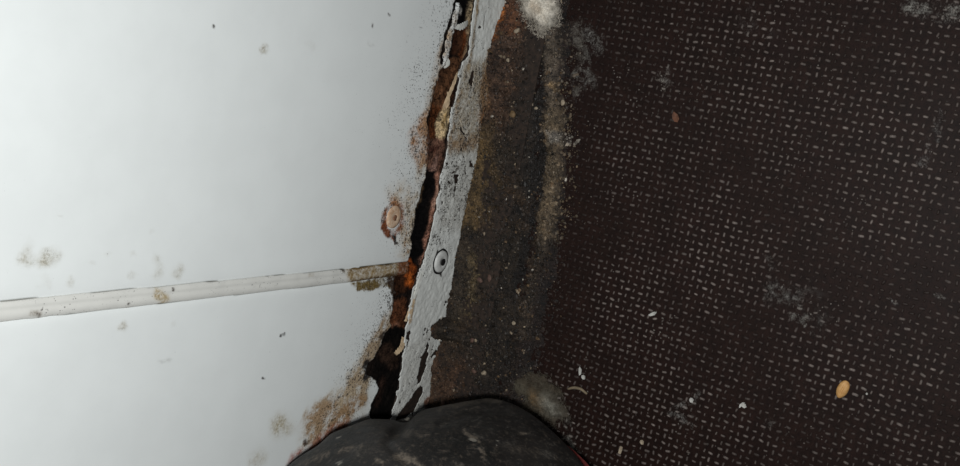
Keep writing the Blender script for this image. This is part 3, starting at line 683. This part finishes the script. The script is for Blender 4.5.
# ------------------------------------------------------------------ white mould tuft and grey fluff
def tuft(name, outline, hmax, colr, nh, hl, label, cat, seed, hair_c, fl_h=0.8, drift=(0, 0)):
    pts = FL(outline); P = np.array(pts); c = P.mean(0)
    lo, hi = P.min(0)-3, P.max(0)+3
    def sd(u, v): return poly_sd(u+1.6*fbm(u, v, 4, seed), v+1.6*fbm(u, v, 4, seed+1), pts)
    def hf(u, v):
        d = -sd(u, v); base = np.clip(d/9, 0, 1)
        return fl_h+hmax*(1-(1-base)**2)+0.7*fbm(u, v, 3, seed+2)*(base > 0)+0.5*fbm(u, v, 1.1, seed+3)
    def at(u, v):
        C, A = compose(u, v, colr[0], [('line', FL(p), q, a, s, w) for p, q, a, s, w in colr[1]], 1.2, 3, seed+4)
        thin = sstep(5.5, 0.0, -sd(u, v)+1.2*fbm(u, v, 2, seed+6))[:, None]
        return {'stain': C*(1-0.8*thin)+lin((52, 44, 36))*0.8*thin}
    o = sheet(name, lines((lo[0], hi[0], 0.45)), lines((max(lo[1], 0.6), hi[1], 0.45)), place_floor, M_mould, lambda u, v: sd(u, v) < 0, hf, fl_h+0.4, at, flip=True)
    r = np.random.default_rng(seed)
    u = r.uniform(lo[0], hi[0], nh*3); v = r.uniform(max(lo[1], 1), hi[1], nh*3); s_ = sd(u, v); k = np.where(s_ < 1.2)[0][:nh]
    u, v = u[k], v[k]; n = len(u); h = np.where(s_[k] < 0, hf(u, v), fl_h)
    a = r.uniform(0, 2*np.pi, n); el = r.uniform(0.1, 1.1, n); L = hl*r.uniform(0.4, 1.2, n)
    d = np.stack([np.cos(a)*np.cos(el), np.sin(a)*np.cos(el), np.sin(el)], 1)
    side = np.stack([-np.sin(a), np.cos(a), 0*a], 1)*0.05
    p0 = np.stack([u, -v, h-0.2], 1); bend = r.normal(0, 0.35, (n, 3))*L[:, None]
    p1 = p0+d*L[:, None]*0.5+bend*0.4; p2 = p0+d*L[:, None]+bend*np.array([1, 1, 0.2])
    up = np.array([0, 0, 0.05])
    Vh = np.stack([p0-side, p0+side, p0+up, p1-side, p1+side, p1+up, p2], 1)
    fr = np.arange(n)[:, None, None]*7
    q = np.array([(0, 1, 4, 3), (1, 2, 5, 4), (2, 0, 3, 5)]); t = np.array([(3, 4, 6), (4, 5, 6), (5, 3, 6)])
    me = bpy.data.meshes.new('fibres'); me.from_pydata((Vh.reshape(-1, 3)/1000).tolist(), [], (fr+q).reshape(-1, 4).tolist()+(fr+t).reshape(-1, 3).tolist())
    fo = link('fibres', me, hair_c, o); fo['kind'] = 'stuff'
    tag(o, label, cat, kind='stuff')
    return o
M_hairw = mat_plain('white_fibre', (196, 187, 172), 0.9, 0.15, 400, 0.00002, 0.1)
M_hairg = mat_plain('grey_fibre', (92, 87, 76), 0.9, 0.25, 400, 0.00002, 0.1)
tuft('mould_tuft', [(524, -26), (523, -5), (524, 8), (529, 20), (536, 28), (541, 37), (546, 32), (553, 31), (560, 20), (561, 8), (556, -4), (556, -26)], 3.2,
     ((214, 206, 192), [([(538, 6), (541, 12)], (186, 166, 142), 0.6, 2, 3), ([(528, 16), (533, 24)], (170, 160, 146), 0.5, 2, 3), ([(558, 12), (556, 26)], (176, 172, 162), 0.6, 2, 3)]), 2200, 1.7,
     'fluffy white mould tuft on the dirt by the top of the trim', 'mould', 91, M_hairw, 1.6)
tuft('dust_clump', [(512, 380), (520, 374), (534, 373), (546, 376), (556, 386), (560, 398), (568, 408), (568, 418), (556, 424), (540, 416), (524, 402), (512, 392)], 2.6,
     ((78, 72, 61), [([(530, 382), (540, 388)], (48, 40, 32), 0.7, 3, 3), ([(536, 396), (542, 402)], (124, 98, 66), 0.6, 3, 4), ([(550, 402), (562, 414)], (118, 115, 106), 0.8, 4, 5)]), 1500, 2.2,
     'grey dusty fluff clump on the floor against the black boot', 'dust', 95, M_hairg, 0.5)

# ------------------------------------------------------------------ black boot wedged in the corner
bq = dict(x0=-40.482, y0=-48.405, phi=0.178, yaw=0.415, Wd=132.361, H1=99.525, H2=143.111, sc=50.009, dc=10.222, wc=6.15, s1=16.951, ts=75.771, z0=25.565, pit=0.099)
def boot_xf(V):
    q = bq
    c, s = math.cos(q['phi']), math.sin(q['phi']); V = np.stack([V[:, 0], V[:, 1]*c+V[:, 2]*s, -V[:, 1]*s+V[:, 2]*c], 1)
    c, s = math.cos(q['yaw']), math.sin(q['yaw']); V = np.stack([V[:, 0]*c-V[:, 1]*s, V[:, 0]*s+V[:, 1]*c, V[:, 2]], 1)
    c, s = math.cos(q['pit']), math.sin(q['pit']); return np.stack([V[:, 0]*c+V[:, 2]*s+q['x0'], V[:, 1]+q['y0'], -V[:, 0]*s+V[:, 2]*c+q['z0']], 1)
def upper_shape():
    q = bq; S = np.concatenate([np.linspace(0.02, 1, 90)**2*60, np.arange(61.5, 205, 2.0)]); th = np.linspace(0, 2*np.pi, 240, endpoint=False)
    R = []
    for s in S:
        t = min(s/q['ts'], 1); w = q['Wd']*(1-(1-t)**2.4)**.5*.5
        if s > 110: w *= 1-0.32*sstep(110, 200, s)
        tt = min(s/q['s1'], 1); h = 20+(q['H1']-20)*(1-(1-tt)**2.2)**.5
        if s > q['s1']:
            k = min((s-q['s1'])/90, 1); k = k*k*(3-2*k); h += (q['H2']-q['H1'])*k
        h -= q['dc']*math.exp(-((s-q['sc'])/q['wc'])**2)
        zb = 14; zc = zb+(h-zb)*.35; c = np.cos(th); n_ = np.sin(th)
        y = w*np.sign(c)*np.abs(c)**.75
        z = np.where(n_ > 0, zc+(h-zc)*np.abs(n_)**.85, zc-(zc-zb)*np.abs(n_)**.5)
        wr = 0.9*fbm(np.full(len(th), s)*1.0, th*40, 22, 101)*sstep(8, 60, s)-1.2*np.exp(-((s-74+8*np.sin(th*2))/3)**2)*(n_ > 0)
        R.append(np.stack([np.full(len(th), -s), y*(1+wr/60), z+wr*n_], 1))
    V = np.concatenate(R); m = len(th); F = []
    for i in range(len(S)-1):
        for k in range(m): F.append((i*m+k, (i+1)*m+k, (i+1)*m+(k+1) % m, i*m+(k+1) % m))
    F.append(tuple(range(m)))
    # collar ring and inside of the shaft
    last = (len(S)-1)*m; ctr = V[last:].mean(0)
    inner = (V[last:]-ctr)*0.92+ctr; deep = inner+[40, 0, -10]
    V = np.concatenate([V, inner, deep]); a = last+m; b = a+m
    for k in range(m):
        k2 = (k+1) % m
        F.append((last+k, a+k, a+k2, last+k2)); F.append((a+k, b+k, b+k2, a+k2))
    F.append(tuple(range(b+m-1, b-1, -1)))
    return V, F
def mat_boot():
    m, nt, b = new_mat('scuffed_black_leather'); n = N(nt)
    g = n.noise(120, 5, 0.7); g2 = n.noise(45, 4, 0.6); fine = n.noise(900, 4, 0.7)
    c = n.mix(n.ramp(g2, 0.35, 0.7), lin4((20, 19, 18)), lin4((33, 30, 28)))
    mp = n.node('ShaderNodeMapping'); mp.inputs['Rotation'].default_value = (0.3, 0.2, 0.6); mp.inputs['Scale'].default_value = (1.0, 5.0, 5.0); n.L(n.coord(), mp.inputs[0])
    sc = n.node('ShaderNodeTexNoise'); sc.inputs['Scale'].default_value = 110; sc.inputs['Detail'].default_value = 5; sc.inputs['Roughness'].default_value = 0.75; n.L(mp.outputs[0], sc.inputs['Vector'])
    c = n.mix(n.ramp(sc.outputs['Fac'], 0.5, 0.75, 0, 0.75), c, lin4((84, 75, 66)))
    c = n.mix(n.math('MULTIPLY', n.ramp(g, 0.5, 0.75, 0, 0.6), n.ramp(fine, 0.4, 0.65)), c, lin4((98, 92, 84)))
    sf = n.attr('scuff').outputs['Fac']; sa = n.math('ADD', sf, n.math('MULTIPLY', n.math('ADD', n.math('MULTIPLY', n.math('SUBTRACT', fine, 0.5), 2.4), n.math('SUBTRACT', g, 0.5)), n.ramp(sf, 0.05, 0.5, 0, 0.8)))
    c = n.mix(n.ramp(sa, 0.15, 1.0), c, lin4((92, 83, 73)))
    d, vc = n.vor(170); sep = n.node('ShaderNodeSeparateColor'); n.L(vc, sep.inputs[0])
    f = n.ramp(n.math('SUBTRACT', n.ramp(sep.outputs[0], 0.72, 1.0, 0, 0.24), n.math('ADD', d, n.math('MULTIPLY', n.math('SUBTRACT', fine, 0.5), 0.5))), 0, 0.1)
    c = n.mix(n.math('MULTIPLY', f, 0.7), c, lin4((128, 122, 112)))
    n.L(c, b.inputs['Base Color']); n.L(n.ramp(g, 0.3, 0.7, 0.5, 0.75), b.inputs['Roughness']); b.inputs['Specular IOR Level'].default_value = 0.3
    n.bump(n.math('ADD', fine, n.math('MULTIPLY', g, 2.0)), 0.5, 0.0004, b)
    return m
M_boot = mat_boot()
M_sole = mat_plain('black_rubber', (26, 25, 25), 0.7, 0.3, 300, 0.0002)
M_red = mat_plain('red_rubber', (112, 48, 44), 0.6, 0.3, 300, 0.0001)
boot = empty('boot', (-110, -62, 0)); bo = np.array([-110, -62, 0.0])
tag(boot, 'scuffed black boot with a creased rounded toe wedged into the corner', 'boot')
V, F = upper_shape()
Vw = boot_xf(V)
def project(P):
    d = P-CAM; z = d@_f; return 480+FPX*(d@_r)/z, 233-FPX*(d@_u)/z
def press(Vw, F, pts, width, depth):
    """push the leather in (or out) along a crease line"""
    me = mesh_from('tmp', Vw, F); nr = np.zeros(len(Vw)*3); me.vertices.foreach_get('normal', nr); nr = nr.reshape(-1, 3); bpy.data.meshes.remove(me)
    px, py = project(Vw); facing = ((CAM-Vw)*nr).sum(1) > -60
    return Vw-nr*(depth*np.exp(-(line_dist(px, py, pts)/width)**2)*facing)[:, None]
Vw = press(Vw, F, [(408, 408), (398, 427)], 8.0, 3.0)
Vw = press(Vw, F, [(398, 430), (386, 442), (398, 453), (410, 466)], 4.0, 0.9)
Vw = press(Vw, F, [(335, 436), (352, 428), (368, 424)], 14, -2.0)
Vw = press(Vw, F, [(350, 452), (320, 462)], 5, 1.2)
Vw = press(Vw, F, [(440, 424), (470, 412), (505, 410)], 4, 0.8)
me = mesh_from('upper', Vw, F, True, bo)
ppx, ppy = project(Vw); ppx = ppx+3*fbm(ppx, ppy, 9, 131); ppy = ppy+3*fbm(ppx, ppy, 9, 132); sc_ = np.zeros(len(Vw))
for pts, w, a in [([(466, 430), (477, 442), (487, 460)], 2.2, 0.8), ([(440, 408), (465, 402), (500, 401)], 4.0, 0.55), ([(452, 412), (480, 408)], 2.5, 0.4), ([(396, 455), (412, 462), (424, 470)], 5.0, 0.7), ([(376, 459), (382, 461)], 2.5, 0.9),
                  ([(300, 466), (330, 452), (362, 446)], 4.0, 0.5), ([(392, 438), (410, 433), (430, 436)], 3.0, 0.45), ([(520, 432), (528, 434)], 1.8, 0.8), ([(505, 448), (540, 452)], 8.0, 0.35), ([(430, 420), (426, 440), (450, 446)], 6.0, 0.3)]:
    sc_ = np.maximum(sc_, a*np.exp(-(line_dist(ppx, ppy, pts)/w)**2))
set_attr(me, 'scuff', sc_)
link('upper', me, M_boot, boot)
def sole_slab(z0, z1, top, bottom, flat):
    """slab following the foot outline; top and bottom = (set back, width factor); flat = lower face on the floor plane"""
    S = np.concatenate([np.linspace(0.1, 1, 16)**2*60, np.arange(66, 190, 9)])
    def ring(back, kw, z):
        L = []
        for s in S:
            t = min(s/bq['ts'], 1); w = bq['Wd']*(1-(1-t)**2.4)**.5*.5*kw
            w *= 1-0.25*sstep(80, 130, s)+0.1*sstep(140, 180, s)
            L.append((-s-back, w))
        return boot_xf(np.array([(x, y, z) for x, y in [(x, w) for x, w in L]+[(x, -w) for x, w in L[::-1]]]))
    topv = ring(top[0], top[1], z1); botv = ring(bottom[0], bottom[1], z0); m = len(topv)
    if flat: botv[:, 2] = 0.6
    V = np.concatenate([topv, botv]); F = [tuple(range(m)), tuple(range(2*m-1, m-1, -1))]
    for k in range(m): F.append((k, m+k, m+(k+1) % m, (k+1) % m))
    return V, F
V, F = sole_slab(9, 15, (9, 0.85), (9, 0.87), False); link('midsole', mesh_from('midsole', V, F, False, bo), M_red, boot)['label'] = 'dull red midsole'
V, F = sole_slab(-26, 9, (13, 0.80), (46, 0.5), True); link('outsole', mesh_from('outsole', V, F, False, bo), M_sole, boot)

# ------------------------------------------------------------------ small loose things
def blob(name, px, py, size, rotz, mat, label, cat, seed, h=0.0, flat=0.6, rough=0.15, group=None, sub=2):
    u, v = on_floor(px, py, h+0.6)
    V0, F0 = ico(sub); r = np.random.default_rng(seed)
    V = V0*np.array([size[0]/2, size[1]/2, size[2]/2])*(1+rough*(vnoise(V0[:, 0]*1.6+seed, V0[:, 1]*1.6+V0[:, 2], seed)[:, None]-0.5)*2)
    c, s = math.cos(rotz), math.sin(rotz)
    V = np.stack([V[:, 0]*c-V[:, 1]*s, V[:, 0]*s+V[:, 1]*c, V[:, 2]], 1)
    V[:, 2] -= V[:, 2].min()
    o = link(name, mesh_from(name, V, F0, rough < 0.2), mat); o.location = (u/1000, -v/1000, h/1000)
    return tag(o, label, cat, group)
M_grain = mat_plain('grain_husk', (190, 148, 94), 0.55, 0.2, 700, 0.0001, c2=(160, 116, 66))
M_leaf = mat_plain('dry_leaf', (98, 62, 43), 0.7, 0.3, 600, 0.0001)
M_chip = mat_plain('white_chip', (168, 166, 160), 0.6, 0.12, 500, 0.00005)
M_chip2 = mat_plain('cream_chip', (150, 136, 116), 0.65, 0.2, 500, 0.00005)
M_pink = mat_plain('pinkish_stone', (92, 70, 60), 0.7, 0.25, 500, 0.0001)
M_straw = mat_plain('straw', (118, 104, 84), 0.7, 0.2, 500, 0.00005)

# grain kernel with its crease, husk body and pale germ end
u, v = on_floor(843, 389, 1.0)
V0, F0 = ico(4)
V = V0*np.array([3.4, 1.9, 1.4]); V[:, 1] *= 1-0.16*V0[:, 0]**2*np.sign(-V0[:, 0]); V[:, 2] -= 0.55*np.exp(-(V0[:, 1]/0.16)**2)*(V0[:, 2] > 0)*(1-V0[:, 0]**2)
c, s = math.cos(-0.22), math.sin(-0.22); V = np.stack([V[:, 0]*c-V[:, 1]*s, V[:, 0]*s+V[:, 1]*c, V[:, 2]-V[:, 2].min()], 1)
g = link('grain_kernel', mesh_from('grain_kernel', V, F0), M_grain); g.location = (u/1000, -v/1000, 0.0003)
tag(g, 'single golden grain kernel lying alone on the dark floor', 'grain')

def flake(name, px, py, pts, rotz, thick, mat, label, cat, h=0.3, bend=0.4, group=None):
    """small irregular chip with real thickness, slightly dished"""
    u, v = on_floor(px, py, h); n = len(pts); V = []
    c, s = math.cos(rotz), math.sin(rotz)
    for z in (thick, 0):
        V.append((0, 0, z+0.05))
        for (a, b) in pts: V.append((a*c-b*s, a*s+b*c, z+bend*(a*a+b*b)/max(x*x+y*y for x, y in pts)))
    F = []
    for k in range(n):
        k2 = (k+1) % n; F += [(0, 1+k, 1+k2), (n+1, n+2+k2, n+2+k), (1+k, n+2+k, n+2+k2, 1+k2)]
    V = np.array(V, float); V[:, 2] -= V[:, 2].min()
    o = link(name, mesh_from(name, V, F, False), mat); o.location = (u/1000, -v/1000, h/1000)
    return tag(o, label, cat, group)
leafp = [(2.2, 0.1), (1.2, 1.1), (-0.3, 1.4), (-1.6, 0.9), (-2.2, -0.2), (-1.1, -1.1), (0.6, -1.0)]
chipA = [(1.9, 0.2), (0.9, 0.7), (-0.5, 0.6), (-1.8, 0.2), (-1.2, -0.5), (0.6, -0.6)]
chipB = [(0.9, 0.5), (0.1, 0.9), (-0.8, 0.5), (-0.9, -0.4), (0.2, -0.8), (0.9, -0.3)]
flake('leaf_fragment', 676, 117, leafp, 0.5, 0.3, M_leaf, 'russet dry leaf fragment on the floor right of the dirt bank', 'leaf')
flake('paint_chip', 580.5, 371, chipA, 0.15, 0.4, M_chip, 'long white paint chip on the floor above the dust clump', 'paint chip', group='paint chips on the floor')
flake('paint_chip', 584, 377, chipB, 0.6, 0.4, M_chip, 'tiny white crumb just below the long white paint chip', 'paint chip', group='paint chips on the floor')
flake('paint_chip', 742, 404, [(1.5, -0.2), (0.6, 0.4), (-0.8, 0.3), (-1.6, -0.6), (-0.9, -0.7), (0.4, -0.3)], -0.7, 0.4, M_chip, 'curved white paint sliver on the floor left of the grain kernel', 'paint chip', group='paint chips on the floor')
flake('paint_chip', 692, 400, chipB, 0.2, 0.4, M_chip, 'small grey-white chip beside the pale scuff on the floor', 'paint chip', group='paint chips on the floor')
flake('paint_chip', 621, 450, [(1.7, 0.5), (0.2, 0.8), (-1.5, 0.5), (-1.4, -0.5), (0.4, -0.6), (1.6, -0.4)], -0.1, 0.4, M_chip2, 'cream chip on the floor near the bottom right of the boot', 'paint chip', group='paint chips on the floor')
flake('paint_chip', 653, 314, chipA, -1.0, 0.3, M_chip, 'thin white sliver on the floor midway between boot and leaf fragment', 'paint chip', group='paint chips on the floor')
flake('paint_chip', 642.5, 442, chipB, 0.4, 0.3, M_chip2, 'tiny pale crumb on the floor right of the cream chip', 'paint chip', group='paint chips on the floor')
flake('paint_chip', 867, 393.5, [(0.4, 0.1), (0, 0.4), (-0.4, 0.1), (-0.2, -0.4), (0.3, -0.3)], 0.4, 0.3, M_chip, 'tiny white speck right of the golden grain kernel', 'paint chip', group='paint chips on the floor')
flake('paint_chip', 744.5, 405.5, chipB, 0.9, 0.3, M_chip, 'small white crumb touching the curved white paint sliver', 'paint chip', group='paint chips on the floor')
def dh(px, py):
    u, v = on_floor(px, py); return float(dirt_h(np.array([u]), np.array([v]))[0])
def pebble(px, py, size, mat, label, seed):
    blob('pebble', px, py, size, seed*0.7, mat, label, 'pebble', seed, max(dh(px, py)-0.1, 0), rough=0.3, group='pebbles in the dirt')
pebble(517, 31, (1.8, 3.0, 1.4), M_chip2, 'cream pebble in the dirt below left of the white mould', 1)
pebble(563, 103, (2.0, 2.6, 1.2), M_chip2, 'pale flat pebble on the crest of the dirt ridge', 2)
pebble(508, 60, (1.6, 1.8, 1.1), M_chip2, 'small pale pebble in the dirt right of the black paint hole', 3)
pebble(513, 114, (2.6, 3.0, 1.6), mat_plain('tan_stone', (112, 90, 62), 0.7, 0.25), 'tan pebble in the middle of the dirt band', 4)
pebble(536, 108, (1.4, 1.7, 1.0), M_chip2, 'small grey-white pebble at the left foot of the dirt ridge', 5)
pebble(480, 280, (2.8, 2.2, 1.4), M_pink, 'left one of two pinkish pebbles right of the screw', 6)
pebble(490, 278, (1.8, 3.0, 1.4), M_pink, 'right one of two pinkish pebbles right of the screw', 7)
pebble(484, 373, (2.3, 1.9, 1.4), M_chip2, 'pale pebble in the dirt above the boot toe', 8)
pebble(474, 371, (2.0, 2.4, 1.4), M_pink, 'dull pink pebble left of the pale pebble above the boot', 9)
pebble(514, 323, (1.6, 1.9, 1.2), M_chip2, 'small whitish pebble at the lower end of the dirt band', 10)
pebble(472, 340, (2.0, 2.2, 1.4), M_pink, 'brown pink pebble right of the dirt clod on the trim', 11)
pebble(443, 403, (2.0, 2.8, 1.4), M_pink, 'reddish pebble between trim and boot', 12)
def tube(name, pts, r, mat, label, cat):
    P = np.array(pts, float); n = 12; t = np.linspace(0, len(P)-1, n)
    P = np.stack([np.interp(t, range(len(P)), P[:, k]) for k in range(3)], 1); V, F = [], []
    T = np.gradient(P, axis=0); T /= np.linalg.norm(T, axis=1)[:, None]
    for i in range(n):
        a = np.cross(T[i], [0, 0, 1]); a /= np.linalg.norm(a); b = np.cross(a, T[i]); rr = r*(0.55+0.45*math.sin(math.pi*(0.1+0.8*i/(n-1))))
        for k in range(6):
            q = k*math.pi/3; V.append(P[i]+rr*(math.cos(q)*a+math.sin(q)*b))
    for i in range(n-1):
        for k in range(6): F.append((i*6+k, i*6+(k+1) % 6, (i+1)*6+(k+1) % 6, (i+1)*6+k))
    F.append(tuple(range(5, -1, -1))); F.append(tuple(range((n-1)*6, n*6)))
    return tag(link(name, mesh_from(name, V, F), mat), label, cat)
def fl3(px, py, h): u, v = on_floor(px, py, h); return (u, -v, h)
tube('straw_stalk', [fl3(568, 389, 0.7), fl3(574, 387.5, 0.9), fl3(581, 389, 0.9), fl3(587, 394, 0.7)], 0.65, M_straw, 'short bent straw stalk on the floor right of the dust clump', 'straw')
